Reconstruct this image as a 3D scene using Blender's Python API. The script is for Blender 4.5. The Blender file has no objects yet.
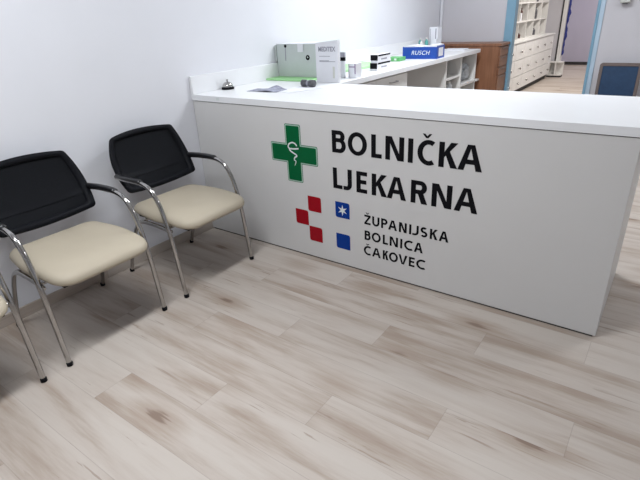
import bpy, bmesh, math, random
from mathutils import Vector, Matrix
PI = math.pi
S = bpy.context.scene
C = S.collection
random.seed(7)

# ------------------------------------------------------------------ camera
cd = bpy.data.cameras.new('camera')
cam = bpy.data.objects.new('camera', cd); C.objects.link(cam)
cam.location = (2.7161, -2.2460, 1.4583)
cam.rotation_euler = (1.1305, 0.0468, 0.6203)
cd.sensor_width = 36.0; cd.lens = 26.994; cd.clip_start = 0.05; cd.clip_end = 60
S.camera = cam

# ------------------------------------------------------------------ world, exposure
w = bpy.data.worlds.new('world'); S.world = w; w.use_nodes = True
w.node_tree.nodes['Background'].inputs[0].default_value = (0.8, 0.87, 1.0, 1)
w.node_tree.nodes['Background'].inputs[1].default_value = 0.3
vs = S.view_settings
vs.view_transform = 'Standard'; vs.look = 'None'; vs.gamma = 1.0
vs.exposure = 0.0; vs.use_curve_mapping = False

# ------------------------------------------------------------------ ceiling lamps' light
def area(name, loc, size, power, col=(0.93, 0.965, 1.0), size_y=None):
    l = bpy.data.lights.new(name, 'AREA'); l.energy = power; l.color = col
    l.shape = 'RECTANGLE'; l.size = size; l.size_y = size_y or size
    o = bpy.data.objects.new(name, l); C.objects.link(o); o.location = loc
    return o
CEIL = 2.80
LAMPS = [(1.36, -1.75, 52), (1.28, 1.9, 57), (3.7, 1.9, 25)]
LX, LY = 0.30, 1.50           # long fluorescent fittings running along the room
for x, y, p in LAMPS:
    area('ceiling_panel_light', (x, y, CEIL - 0.045), LX - 0.05, p, size_y=LY - 0.05)
BACKLAMPS = [(1.6, 7.0, 76, (1.0, 0.95, 0.88)), (1.6, 10.8, 28, (1.0, 0.93, 0.9))]
for x, y, p, c in BACKLAMPS:
    area('back_room_light', (x, y, CEIL - 0.045), LX - 0.05, p, c, size_y=LY - 0.05)

# ------------------------------------------------------------------ materials
def mat(name, col, rough=0.5, metal=0.0, noise=0.0, scale=20.0, bump=0.0, spec=0.5, coat=0.0, alpha=1.0, dist=0.002):
    m = bpy.data.materials.new(name); m.use_nodes = True
    nt = m.node_tree; b = nt.nodes['Principled BSDF']
    b.inputs['Base Color'].default_value = (*col, 1)
    b.inputs['Roughness'].default_value = rough
    b.inputs['Metallic'].default_value = metal
    b.inputs['Specular IOR Level'].default_value = spec
    b.inputs['Coat Weight'].default_value = coat
    b.inputs['Alpha'].default_value = alpha
    if noise or bump:
        tc = nt.nodes.new('ShaderNodeTexCoord')
        n = nt.nodes.new('ShaderNodeTexNoise'); n.inputs['Scale'].default_value = scale
        n.inputs['Detail'].default_value = 4
        nt.links.new(tc.outputs['Object'], n.inputs['Vector'])
        if noise:
            r = nt.nodes.new('ShaderNodeValToRGB')
            r.color_ramp.elements[0].position = 0.3; r.color_ramp.elements[1].position = 0.7
            r.color_ramp.elements[0].color = (*[max(0, c * (1 - noise)) for c in col], 1)
            r.color_ramp.elements[1].color = (*[min(1, c * (1 + noise)) for c in col], 1)
            nt.links.new(n.outputs['Fac'], r.inputs[0]); nt.links.new(r.outputs[0], b.inputs['Base Color'])
        if bump:
            bp = nt.nodes.new('ShaderNodeBump'); bp.inputs['Strength'].default_value = bump
            bp.inputs['Distance'].default_value = dist
            nt.links.new(n.outputs['Fac'], bp.inputs['Height']); nt.links.new(bp.outputs[0], b.inputs['Normal'])
    return m

M = {}
M['wall'] = mat('wall_paint', (0.74, 0.75, 0.795), 0.75, noise=0.012, scale=3, bump=0.15, dist=0.001)
M['wall_far'] = mat('grey_wall_paint', (0.58, 0.57, 0.605), 0.75, noise=0.015, scale=3, bump=0.15, dist=0.001)
M['lavender'] = mat('lavender_wall_paint', (0.52, 0.50, 0.60), 0.75, noise=0.02, scale=3)
M['ceiling'] = mat('ceiling_paint', (0.82, 0.83, 0.85), 0.8, noise=0.01, scale=5)
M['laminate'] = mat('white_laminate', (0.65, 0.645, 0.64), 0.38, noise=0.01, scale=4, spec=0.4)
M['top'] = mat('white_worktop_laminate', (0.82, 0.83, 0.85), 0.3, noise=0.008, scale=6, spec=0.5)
M['white'] = mat('white_furniture', (0.74, 0.73, 0.71), 0.4, noise=0.01, scale=5)
M['cream_cab'] = mat('cream_cabinet', (0.75, 0.75, 0.745), 0.42, noise=0.015, scale=6)
M['dark_gap'] = mat('dark_plinth_and_gap_shade', (0.03, 0.028, 0.028), 0.6, noise=0.1, scale=30)
M['blue_frame'] = mat('blue_frame_paint', (0.20, 0.37, 0.50), 0.35, noise=0.04, scale=8)
M['pale_blue'] = mat('pale_blue_frame_paint', (0.45, 0.58, 0.70), 0.4, noise=0.03, scale=8)
M['chrome'] = mat('chrome', (0.46, 0.45, 0.44), 0.13, 1.0, noise=0.02, scale=40)
M['black'] = mat('black_plastic', (0.005, 0.0055, 0.008), 0.55, noise=0.1, scale=60, spec=0.12)
M['pad'] = mat('black_armrest_plastic', (0.012, 0.012, 0.014), 0.3, noise=0.1, scale=60)
M['cream'] = mat('cream_vinyl', (0.455, 0.40, 0.31), 0.5, noise=0.02, scale=9, bump=0.25, spec=0.35)
M['brownwood'] = None
M['text'] = mat('black_vinyl_film', (0.004, 0.004, 0.006), 0.6, noise=0.05, scale=50, spec=0.12)
M['green'] = mat('green_vinyl_film', (0.002, 0.11, 0.036), 0.35, noise=0.04, scale=30, spec=0.12)
M['palegreen'] = mat('pale_green_film', (0.35, 0.52, 0.43), 0.4, noise=0.02, scale=30)
M['whitefilm'] = mat('white_vinyl_film', (0.72, 0.76, 0.76), 0.4, noise=0.01, scale=30)
M['red'] = mat('red_vinyl_film', (0.33, 0.006, 0.014), 0.35, noise=0.03, scale=30, spec=0.12)
M['bluefilm'] = mat('blue_vinyl_film', (0.004, 0.04, 0.26), 0.35, noise=0.03, scale=30, spec=0.12)
M['greybox'] = mat('grey_green_card', (0.52, 0.56, 0.55), 0.6, noise=0.02, scale=15)
M['card'] = mat('white_card', (0.74, 0.75, 0.79), 0.5, noise=0.02, scale=12)
M['paper'] = mat('white_paper', (0.74, 0.75, 0.80), 0.7, noise=0.02, scale=12)
M['greyprint'] = mat('grey_print', (0.30, 0.30, 0.35), 0.6, noise=0.08, scale=40)
M['purple'] = mat('purple_print', (0.30, 0.22, 0.36), 0.6, noise=0.06, scale=40)
M['leaflet'] = mat('printed_leaflet_paper', (0.27, 0.28, 0.36), 0.6, noise=0.5, scale=30)
M['folder'] = mat('light_green_folder', (0.34, 0.66, 0.30), 0.5, noise=0.03, scale=12)
M['folderpale'] = mat('pale_green_folder', (0.42, 0.68, 0.38), 0.5, noise=0.03, scale=12)
M['greenbox'] = mat('mid_green_card', (0.12, 0.42, 0.14), 0.5, noise=0.04, scale=20)
M['bluebox'] = mat('bright_blue_card', (0.003, 0.055, 0.34), 0.45, noise=0.03, scale=20)
M['darkgrey'] = mat('dark_grey_plastic', (0.09, 0.09, 0.10), 0.45, noise=0.35, scale=120)
M['cyan'] = mat('teal_label', (0.10, 0.36, 0.34), 0.5, noise=0.05, scale=40)
M['clear'] = mat('cloudy_plastic', (0.62, 0.66, 0.68), 0.25, noise=0.05, scale=25)
M['bag'] = mat('crumpled_plastic', (0.5, 0.53, 0.56), 0.22, noise=0.25, scale=35, bump=0.8, dist=0.01)
M['darkblue'] = mat('dark_blue_cloth', (0.025, 0.04, 0.22), 0.8, noise=0.3, scale=18)
M['navy'] = mat('blue_upholstery', (0.024, 0.058, 0.125), 0.75, noise=0.10, scale=30, bump=0.3)
M['brownframe'] = mat('grey_brown_frame', (0.16, 0.125, 0.115), 0.5, noise=0.06, scale=20)
M['brownitem'] = mat('brown_glass', (0.07, 0.025, 0.02), 0.3, noise=0.1, scale=30)
M['plate'] = mat('ivory_plastic', (0.60, 0.61, 0.57), 0.4, noise=0.02, scale=20)
lampm = bpy.data.materials.new('lamp_diffuser'); lampm.use_nodes = True
lb = lampm.node_tree.nodes['Principled BSDF']; lb.inputs['Base Color'].default_value = (0.9, 0.9, 0.9, 1)
lb.inputs['Emission Color'].default_value = (0.93, 0.965, 1, 1); lb.inputs['Emission Strength'].default_value = 4.0

def mesh_fabric():
    m = bpy.data.materials.new('black_mesh_fabric'); m.use_nodes = True
    nt = m.node_tree; b = nt.nodes['Principled BSDF']
    b.inputs['Roughness'].default_value = 0.8; b.inputs['Specular IOR Level'].default_value = 0.15
    tc = nt.nodes.new('ShaderNodeTexCoord'); v = nt.nodes.new('ShaderNodeTexVoronoi'); v.inputs['Scale'].default_value = 260
    nt.links.new(tc.outputs['Object'], v.inputs['Vector'])
    r = nt.nodes.new('ShaderNodeValToRGB')
    r.color_ramp.elements[0].color = (0.003, 0.0035, 0.005, 1); r.color_ramp.elements[1].color = (0.010, 0.011, 0.014, 1)
    nt.links.new(v.outputs['Distance'], r.inputs[0]); nt.links.new(r.outputs[0], b.inputs['Base Color'])
    b.inputs['Alpha'].default_value = 0.965
    return m
M['mesh'] = mesh_fabric()

def brown_wood():
    m = bpy.data.materials.new('reddish_brown_wood'); m.use_nodes = True
    nt = m.node_tree; b = nt.nodes['Principled BSDF']; b.inputs['Roughness'].default_value = 0.4
    tc = nt.nodes.new('ShaderNodeTexCoord'); mp = nt.nodes.new('ShaderNodeMapping'); mp.inputs['Scale'].default_value = (18, 18, 1.5)
    n = nt.nodes.new('ShaderNodeTexNoise'); n.inputs['Scale'].default_value = 2.2; n.inputs['Detail'].default_value = 6
    r = nt.nodes.new('ShaderNodeValToRGB')
    r.color_ramp.elements[0].position = 0.3; r.color_ramp.elements[0].color = (0.19, 0.082, 0.043, 1)
    r.color_ramp.elements[1].position = 0.7; r.color_ramp.elements[1].color = (0.28, 0.13, 0.07, 1)
    L = nt.links.new
    L(tc.outputs['Object'], mp.inputs[0]); L(mp.outputs[0], n.inputs['Vector']); L(n.outputs['Fac'], r.inputs[0]); L(r.outputs[0], b.inputs['Base Color'])
    return m
M['brownwood'] = brown_wood()

def plank_material(name, vertical=False):
    """limewashed oak boards running along world X, 0.19 m wide, 1.32 m long"""
    m = bpy.data.materials.new(name); m.use_nodes = True
    nt = m.node_tree; b = nt.nodes['Principled BSDF']; L = nt.links.new
    N = lambda t: nt.nodes.new(t)
    def math_(op, a, b_=None, c=None):
        n = N('ShaderNodeMath'); n.operation = op
        for i, v in enumerate((a, b_, c)):
            if v is None: continue
            if isinstance(v, (int, float)): n.inputs[i].default_value = v
            else: L(v, n.inputs[i])
        return n.outputs[0]
    geo = N('ShaderNodeNewGeometry'); sep = N('ShaderNodeSeparateXYZ'); L(geo.outputs['Position'], sep.inputs[0])
    X, Y, Z = sep.outputs
    if vertical: X, Y = Y, Z
    W, LN = 0.1905, 1.32
    yy = math_('DIVIDE', math_('ADD', Y, 1.181 + 40 * W), W)
    row = math_('FLOOR', yy); fy = math_('FRACT', yy)
    stag = math_('FRACT', math_('ADD', math_('MULTIPLY', row, 0.674), 0.525))   # joints stagger by about two thirds
    xx = math_('ADD', math_('DIVIDE', math_('ADD', X, 20.0), LN), stag)
    col = math_('FLOOR', xx); fx = math_('FRACT', xx)
    cmb = N('ShaderNodeCombineXYZ'); L(row, cmb.inputs[0]); L(col, cmb.inputs[1])
    wn2 = N('ShaderNodeTexWhiteNoise'); wn2.noise_dimensions = '3D'; L(cmb.outputs[0], wn2.inputs['Vector'])
    rnd = wn2.outputs['Value']
    # grain coordinates, shifted per board
    gx = math_('ADD', math_('MULTIPLY', X, 1.0), math_('MULTIPLY', rnd, 37.0))
    def noise(kx, ky, z, detail=4, rough=0.55, dist=0.0):
        g = N('ShaderNodeCombineXYZ'); L(math_('MULTIPLY', gx, kx), g.inputs[0]); L(math_('MULTIPLY', Y, ky), g.inputs[1])
        L(math_('MULTIPLY', rnd, z), g.inputs[2])
        n = N('ShaderNodeTexNoise'); n.inputs['Scale'].default_value = 1.0; n.inputs['Detail'].default_value = detail
        n.inputs['Roughness'].default_value = rough; n.inputs['Distortion'].default_value = dist
        L(g.outputs[0], n.inputs['Vector']); return n
    def mrange(v, a, b_, c, d):
        m_ = N('ShaderNodeMapRange'); m_.interpolation_type = 'SMOOTHSTEP'
        for k, q in zip(('From Min', 'From Max', 'To Min', 'To Max'), (a, b_, c, d)): m_.inputs[k].default_value = q
        L(v, m_.inputs['Value']); return m_.outputs[0]
    def mixc(f, a, colr):
        m_ = N('ShaderNodeMix'); m_.data_type = 'RGBA'; L(f, m_.inputs['Factor']); L(a, m_.inputs[6]); m_.inputs[7].default_value = (*colr, 1)
        return m_.outputs[2]
    n1 = noise(1.25, 9.5, 11.0, 4, 0.5, 0.35)         # cloudy patches
    n2 = noise(9.0, 120.0, 3.0, 5, 0.65)            # fine grain
    n3 = noise(3.5, 55.0, 7.0, 4, 0.6, 0.5)         # wavy figure
    n4 = noise(1.5, 5.0, 19.0, 2, 0.5)              # where the figure shows
    v = math_('ADD', math_('ADD', math_('MULTIPLY', n1.outputs['Fac'], 0.72), math_('MULTIPLY', n2.outputs['Fac'], 0.14)),
              math_('ADD', math_('MULTIPLY', n3.outputs['Fac'], 0.14), math_('MULTIPLY', math_('SUBTRACT', rnd, 0.5), 0.07)))
    r = N('ShaderNodeValToRGB'); cr = r.color_ramp
    cr.elements[0].position = 0.36; cr.elements[0].color = (0.375, 0.30, 0.245, 1)
    cr.elements[1].position = 0.60; cr.elements[1].color = (0.540, 0.485, 0.435, 1)
    e = cr.elements.new(0.44); e.color = (0.445, 0.378, 0.325, 1)
    e = cr.elements.new(0.50); e.color = (0.500, 0.438, 0.388, 1)
    L(v, r.inputs[0])
    # short dark cracks, only where the figure is strong
    crack = math_('MULTIPLY', mrange(n3.outputs['Fac'], 0.34, 0.40, 0.6, 0.0), mrange(n4.outputs['Fac'], 0.50, 0.60, 0.0, 1.0))
    c1 = mixc(crack, r.outputs[0], (0.27, 0.20, 0.155))
    # knots
    g4 = N('ShaderNodeCombineXYZ'); L(math_('MULTIPLY', gx, 1.5), g4.inputs[0]); L(math_('MULTIPLY', Y, 3.6), g4.inputs[1]); L(math_('MULTIPLY', rnd, 3.0), g4.inputs[2])
    vo = N('ShaderNodeTexVoronoi'); vo.inputs['Scale'].default_value = 1.0; L(g4.outputs[0], vo.inputs['Vector'])
    kd = math_('ADD', vo.outputs['Distance'], math_('MULTIPLY', math_('SUBTRACT', n3.outputs['Fac'], 0.5), 0.22))
    c2 = mixc(mrange(kd, 0.08, 0.34, 0.65, 0.0), c1, (0.35, 0.265, 0.205))
    c3 = mixc(mrange(kd, 0.05, 0.11, 0.75, 0.0), c2, (0.20, 0.135, 0.10))
    # seams
    ey = math_('MINIMUM', fy, math_('SUBTRACT', 1.0, fy)); ex = math_('MINIMUM', fx, math_('SUBTRACT', 1.0, fx))
    sy = math_('LESS_THAN', ey, 0.0075); sx = math_('LESS_THAN', ex, 0.0011)
    seam = math_('MULTIPLY', math_('MAXIMUM', sy, sx), 0.30)
    mx3 = N('ShaderNodeMix'); mx3.data_type = 'RGBA'; L(seam, mx3.inputs['Factor'])
    L(c3, mx3.inputs[6]); mx3.inputs[7].default_value = (0.22, 0.17, 0.145, 1)
    L(mx3.outputs[2], b.inputs['Base Color'])
    b.inputs['Roughness'].default_value = 0.5; b.inputs['Specular IOR Level'].default_value = 0.35
    bp = N('ShaderNodeBump'); bp.inputs['Strength'].default_value = 0.12; bp.inputs['Distance'].default_value = 0.002
    L(n2.outputs['Fac'], bp.inputs['Height']); L(bp.outputs[0], b.inputs['Normal'])
    return m
M['floor'] = plank_material('limewashed_oak_planks')
M['skirt'] = plank_material('limewashed_oak_skirting', True)

# ------------------------------------------------------------------ helpers
def obj(name, bm, m, parent=None, smooth=False, bevel=0.0, seg=2):
    bmesh.ops.recalc_face_normals(bm, faces=bm.faces)
    me = bpy.data.meshes.new(name); bm.to_mesh(me); bm.free()
    me.materials.append(m)
    if smooth:
        me.shade_smooth()
    o = bpy.data.objects.new(name, me); C.objects.link(o)
    if parent: o.parent = parent
    if bevel:
        b = o.modifiers.new('bevel', 'BEVEL'); b.width = bevel; b.segments = seg; b.limit_method = 'ANGLE'
        me.shade_smooth()
        b.harden_normals = True
    return o
def tag(o, label=None, cat=None, group=None, kind=None):
    if label: o['label'] = label
    if cat: o['category'] = cat
    if group: o['group'] = group
    if kind: o['kind'] = kind
    return o
def thing(name, label, cat, loc=(0, 0, 0), rz=0, group=None):
    o = bpy.data.objects.new(name, None); C.objects.link(o); o.location = loc; o.rotation_euler = (0, 0, rz)
    o.empty_display_size = 0.1
    return tag(o, label, cat, group)
def structure(name, bm, m, bevel=0.0, parent=None):
    o = obj(name, bm, m, parent, bevel=bevel)
    if not parent: o['kind'] = 'structure'
    return o
def box(bm, x0, x1, y0, y1, z0, z1):
    vs_ = [bm.verts.new((x, y, z)) for z in (z0, z1) for y in (y0, y1) for x in (x0, x1)]
    for f in ((0, 1, 3, 2), (4, 5, 7, 6), (0, 1, 5, 4), (2, 3, 7, 6), (0, 2, 6, 4), (1, 3, 7, 5)):
        bm.faces.new([vs_[i] for i in f])
    return vs_
def B(*boxes):
    bm = bmesh.new()
    for b in boxes: box(bm, *b)
    return bm
def loft(bm, rings, cap=True):
    R = [[bm.verts.new(p) for p in ring] for ring in rings]
    n = len(R[0])
    for a, b in zip(R, R[1:]):
        for i in range(n):
            bm.faces.new((a[i], a[(i + 1) % n], b[(i + 1) % n], b[i]))
    if cap:
        bm.faces.new(R[0]); bm.faces.new(R[-1])
    return R
def smooth_path(pts, k=8):
    P = [Vector(p) for p in pts]; P = [2 * P[0] - P[1]] + P + [2 * P[-1] - P[-2]]; out = []
    for i in range(1, len(P) - 2):
        a, b, c, d = P[i - 1:i + 3]
        for j in range(k):
            t = j / k
            out.append(0.5 * ((2 * b) + (c - a) * t + (2 * a - 5 * b + 4 * c - d) * t * t + (3 * b - a - 3 * c + d) * t ** 3))
    out.append(P[-2]); return out
def tube(bm, pts, r, n=14, smooth=True, k=8, ry=None):
    P = smooth_path(pts, k) if smooth else [Vector(p) for p in pts]
    up = None; rings = []
    for i, p in enumerate(P):
        t = (P[min(i + 1, len(P) - 1)] - P[max(i - 1, 0)]).normalized()
        if up is None:
            up = Vector((0, 1, 0)) if abs(t.y) < 0.9 else Vector((0, 0, 1))
        s = t.cross(up).normalized(); up = s.cross(t).normalized()
        rr = r(i / (len(P) - 1)) if callable(r) else r
        r2 = rr if ry is None else ry
        rings.append([p + s * (rr * math.cos(a)) + up * (r2 * math.sin(a)) for a in [2 * PI * j / n for j in range(n)]])
    loft(bm, rings)
def lathe(bm, prof, c=(0, 0, 0), n=28, axis='z'):
    def pt(r, h, a):
        u, v = r * math.cos(a), r * math.sin(a)
        if axis == 'z': return (c[0] + u, c[1] + v, c[2] + h)
        if axis == 'x': return (c[0] + h, c[1] + u, c[2] + v)
        return (c[0] + u, c[1] + h, c[2] + v)
    loft(bm, [[pt(max(r, 1e-4), h, 2 * PI * j / n) for j in range(n)] for r, h in prof])
def prism_xz(bm, poly, y0, y1):
    loft(bm, [[(x, y0, z) for x, z in poly], [(x, y1, z) for x, z in poly]])
def round_poly(pts, r, k=5):
    out = []; n = len(pts)
    for i in range(n):
        p = Vector(pts[i]); a = (Vector(pts[i - 1]) - p); b = (Vector(pts[(i + 1) % n]) - p)
        rr = r[i] if isinstance(r, (list, tuple)) else r
        if rr <= 0: out.append(tuple(p)); continue
        a = p + a.normalized() * rr; b = p + b.normalized() * rr
        for j in range(k + 1):
            t = j / k; q = a * (1 - t) ** 2 + p * 2 * t * (1 - t) + b * t * t
            out.append(tuple(q))
    return out
def copy_tree(o, parent=None):
    c = o.copy(); C.objects.link(c); c.parent = parent
    for ch in list(o.children): copy_tree(ch, c)
    return c

# ------------------------------------------------------------------ the room
FAR = 4.23      # far wall of the front room
structure('floor', B((-0.15, 6.0, -5.1, 12.0, -0.1, 0.0)), M['floor'])
structure('ceiling', B((-0.15, 6.0, -5.1, 12.0, CEIL, CEIL + 0.1)), M['ceiling'])
structure('wall_left', B((-0.15, 0.0, -5.1, 12.0, 0.0, CEIL)), M['wall'])
structure('wall_right', B((5.9, 6.0, -5.0, FAR, 0.0, CEIL)), M['wall'])
structure('wall_front', B((0.0, 6.0, -5.1, -5.0, 0.0, CEIL)), M['wall'])
DX0, DX1, DTOP = 0.94, 1.80, 2.10
structure('wall_back', B((0.0, DX0 - 0.03, FAR, FAR + 0.08, 0, CEIL), (DX1 + 0.02, 6.0, FAR, FAR + 0.08, 0, CEIL), (DX0 - 0.03, DX1 + 0.02, FAR, FAR + 0.08, DTOP + 0.03, CEIL)), M['wall_far'])
structure('wall_right_2', B((3.2, 3.3, FAR + 0.14, 12.0, 0, CEIL)), M['wall_far'])
D2Y = 9.60
structure('wall_partition', B((0.0, 0.44, D2Y, D2Y + 0.12, 0, CEIL), (1.44, 3.2, D2Y, D2Y + 0.12, 0, CEIL), (0.44, 1.44, D2Y, D2Y + 0.12, 2.1, CEIL)), M['wall_far'])
structure('wall_end', B((0.0, 3.2, 11.9, 12.0, 0, CEIL)), M['lavender'])
structure('baseboard_left', B((0.0, 0.012, -5.0, -0.0, 0, 0.066)), M['skirt'], bevel=0.003)
structure('baseboard_end', B((0.0, 3.2, 11.88, 11.9, 0, 0.07)), M['dark_gap'])
structure('trim_corner', (lambda bm: (tube(bm, [(0.022, FAR - 0.022, 1.06), (0.022, FAR - 0.022, CEIL)], 0.018, smooth=False), bm)[1])(bmesh.new()), M['wall'])
# blue door frame
d = bpy.data.objects.new('door_1', None); C.objects.link(d); d['kind'] = 'structure'; d.location = (0, 0, 0)
obj('door_frame', B((DX0 - 0.105, DX0, FAR - 0.018, FAR + 0.098, 0, DTOP + 0.09), (DX1, DX1 + 0.03, FAR - 0.018, FAR + 0.098, 0, DTOP + 0.09), (DX0, DX1, FAR - 0.018, FAR + 0.098, DTOP, DTOP + 0.09)), M['blue_frame'], d, bevel=0.004)
obj('door_architrave', B((DX1 + 0.03, DX1 + 0.075, FAR - 0.014, FAR, 0, DTOP + 0.09)), M['pale_blue'], d, bevel=0.003)
obj('door_seal', B((DX1 - 0.012, DX1, FAR + 0.07, FAR + 0.098, 0, DTOP)), M['dark_gap'], d)
# second doorway
d2 = bpy.data.objects.new('door_2', None); C.objects.link(d2); d2['kind'] = 'structure'
obj('door_frame', B((0.425, 0.50, D2Y - 0.02, D2Y + 0.14, 0, 2.16), (1.38, 1.45, D2Y - 0.02, D2Y + 0.14, 0, 2.16), (0.5, 1.38, D2Y - 0.02, D2Y + 0.14, 2.08, 2.16)), M['cream_cab'], d2, bevel=0.004)
obj('door_seal', B((0.40, 0.425, D2Y - 0.022, D2Y, 0, 2.16)), M['dark_gap'], d2)

# lamps in the ceiling (out of frame): flat housings round the light panels
def lamp_housing(x, y, label, room):
    t = thing('ceiling_light', label, 'ceiling light', (x, y, CEIL), 0, 'ceiling light panels in the ' + room)
    a, b = LX / 2, LY / 2
    obj('frame', B((-a, a, -b, -b + 0.02, -0.05, 0), (-a, a, b - 0.02, b, -0.05, 0), (-a, -a + 0.02, -b + 0.02, b - 0.02, -0.05, 0), (a - 0.02, a, -b + 0.02, b - 0.02, -0.05, 0)), M['white'], t)
    obj('diffuser', B((-a + 0.02, a - 0.02, -b + 0.02, b - 0.02, -0.04, -0.03)), lampm, t)
for x, y, p in LAMPS: lamp_housing(x, y, 'long white light fitting on the front room ceiling', 'front room')
for x, y, p, c in BACKLAMPS: lamp_housing(x, y, 'long white light fitting on the back room ceiling', 'back room')

# ------------------------------------------------------------------ reception desk
DL = 2.64
desk = thing('reception_desk', 'long white reception desk with black lettering, green cross and coloured squares on its front', 'reception desk', (1.32, 0, 0))
OX = -1.32
def dobj(name, bm, m, par=None, **k):
    bmesh.ops.translate(bm, verts=bm.verts, vec=(OX, 0, 0)) if par is None else None
    return obj(name, bm, m, par or desk, **k)
dobj('worktop', B((0.001, 2.685, -0.006, 0.75, 0.961, 1.0)), M['top'], bevel=0.0018)
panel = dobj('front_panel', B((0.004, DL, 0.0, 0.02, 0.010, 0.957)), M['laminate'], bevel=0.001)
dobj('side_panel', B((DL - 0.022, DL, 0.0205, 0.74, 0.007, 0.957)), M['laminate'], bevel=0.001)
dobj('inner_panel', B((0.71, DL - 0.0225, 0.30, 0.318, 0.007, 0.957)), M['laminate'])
dobj('plinth', B((0.02, DL - 0.012, 0.006, 0.70, 0.0, 0.0069)), M['dark_gap'])
dobj('gap_shade_strip', B((0.02, DL - 0.01, 0.003, 0.2, 0.9572, 0.9609)), M['dark_gap'])  # dark strip paints in the shade of the gap under the worktop

def text_mesh(body, plain, x0, x1, z0, cap, y=-0.0006, th=0.0012, bold=0.03, spacing=1.0, m='text', name='lettering', par=None, label=None, xform=None, align_all=False):
    """real letters, fitted so that the letters without accents fill x0..x1 and z0..z0+cap"""
    def build(s):
        c = bpy.data.curves.new('lettering_curve', 'FONT'); c.body = s; c.offset = bold; c.space_character = spacing
        c.resolution_u = 6; c.extrude = 0.5
        o = bpy.data.objects.new('lettering_curve', c); C.objects.link(o)
        bpy.context.view_layer.update()
        dg = bpy.context.evaluated_depsgraph_get()
        me = bpy.data.meshes.new_from_object(o.evaluated_get(dg))
        bpy.data.objects.remove(o); bpy.data.curves.remove(c)
        return me
    ref = build(plain); xs = [v.co.x for v in ref.vertices]; bx0, bx1 = min(xs), max(xs)
    hb = build('E'); zs = [v.co.y for v in hb.vertices]; bz0, bz1 = min(zs), max(zs)
    me = build(body)
    sx = (x1 - x0) / (bx1 - bx0); sz = cap / (bz1 - bz0)
    for v in me.vertices:
        x = x0 + (v.co.x - bx0) * sx; z = z0 + (v.co.y - bz0) * sz
        v.co = Vector((x, y - (v.co.z) * th, z)) if xform is None else xform(x, v.co.z * th, z)
    me.name = name; me.materials.clear(); me.materials.append(M[m])
    bpy.data.meshes.remove(ref); bpy.data.meshes.remove(hb)
    o = bpy.data.objects.new(name, me); C.objects.link(o); o.parent = par
    if label: o['label'] = label
    return o
K = -1.32
def glyph(ch, w, H, T, Tz):
    """polygons of one sans-serif capital, w wide and H high, stem T, bar Tz"""
    P = []
    def rect(a, b, c, d): P.append([(a, b), (c, b), (c, d), (a, d)])
    def quad(*q): P.append(list(q))
    def arc(cx, cz, rx, rz, a0, a1, n=22, tx=T, tz=Tz):
        prev = None
        for i in range(n + 1):
            a = math.radians(a0 + (a1 - a0) * i / n); c_, s_ = math.cos(a), math.sin(a)
            cur = ((cx + rx * c_, cz + rz * s_), (cx + (rx - tx) * c_, cz + (rz - tz) * s_))
            if prev: P.append([prev[0], cur[0], cur[1], prev[1]])
            prev = cur
    if ch == 'I': rect(w / 2 - T / 2, 0, w / 2 + T / 2, H)
    elif ch == 'L': rect(0, 0, T, H); rect(T, 0, w, Tz)
    elif ch == 'E': rect(0, 0, T, H); rect(T, 0, w, Tz); rect(T, H - Tz, w, H); rect(T, H * .52 - Tz / 2, w * .93, H * .52 + Tz / 2)
    elif ch == 'N':
        rect(0, 0, T, H); rect(w - T, 0, w, H); quad((T * .35, H), (T * 1.30, H), (w - T * .35, 0), (w - T * 1.30, 0))
    elif ch == 'A':
        m_ = w / 2; a = T * .62
        quad((0, 0), (T * 1.08, 0), (m_ + a * .30, H), (m_ - a, H)); quad((w, 0), (w - T * 1.08, 0), (m_ - a * .30, H), (m_ + a, H))
        rect(w * .22, H * .25, w * .78, H * .25 + Tz)
    elif ch == 'V':
        m_ = w / 2; a = T * .6
        quad((0, H), (T * 1.08, H), (m_ + a * .30, 0), (m_ - a, 0)); quad((w, H), (w - T * 1.08, H), (m_ - a * .30, 0), (m_ + a, 0))
    elif ch == 'K':
        rect(0, 0, T, H); quad((T, H * .40), (T, H * .62), (w - T * 1.35, H), (w - T * .10, H)); quad((T * 1.25, H * .50), (T * 1.95, H * .66), (w, 0), (w - T * 1.25, 0))
    elif ch in 'BPR':
        rect(0, 0, T, H)
        zt = {'B': H * .48, 'P': H * .38, 'R': H * .42}[ch]; up = w * (.93 if ch == 'B' else 1.0 if ch == 'P' else .95)
        def bowl(z0, z1, ww):
            rz = (z1 - z0) / 2; rx = min(rz * 1.0, ww - T)
            rect(T, z1 - Tz, ww - rx, z1); rect(T, z0, ww - rx, z0 + Tz); arc(ww - rx, (z0 + z1) / 2, rx, rz, -90, 90)
        bowl(zt, H, up)
        if ch == 'B': bowl(0, H * .48 + Tz, w)
        if ch == 'R': quad((w * .38, zt + Tz * .5), (w * .38 + T * 1.15, zt + Tz * .5), (w, 0), (w - T * 1.2, 0))
    elif ch == 'O': arc(w / 2, H / 2, w / 2, H / 2 + H * .015, 0, 360, 44)
    elif ch == 'C':
        arc(w * .66, H / 2, w * .66, H / 2 + H * .015, 58, 302, 34)
    elif ch == 'J':
        r_ = min(w * .62, H * .4); rect(w - T, r_, w, H); arc(w - r_, r_, r_, r_, -100, 0, 12); quad((0, -.0), (w - r_, 0), (w - r_, Tz), (0, Tz * 1.0))
    elif ch == 'U':
        r_ = w / 2; rect(0, r_, T, H); rect(w - T, r_, w, H); arc(r_, r_, r_, r_, 180, 360, 24)
    elif ch == 'Z':
        rect(0, 0, w, Tz); rect(0, H - Tz, w, H); quad((0, Tz), (T * 1.1, Tz), (w, H - Tz), (w - T * 1.1, H - Tz))
    elif ch == 'S':
        ru = (H + Tz) / 4
        arc(w * .5, H - ru, w * .47, ru, 40, 270, 26); arc(w * .5, ru, w * .5, ru, -142, 90, 26)
    return P
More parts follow.
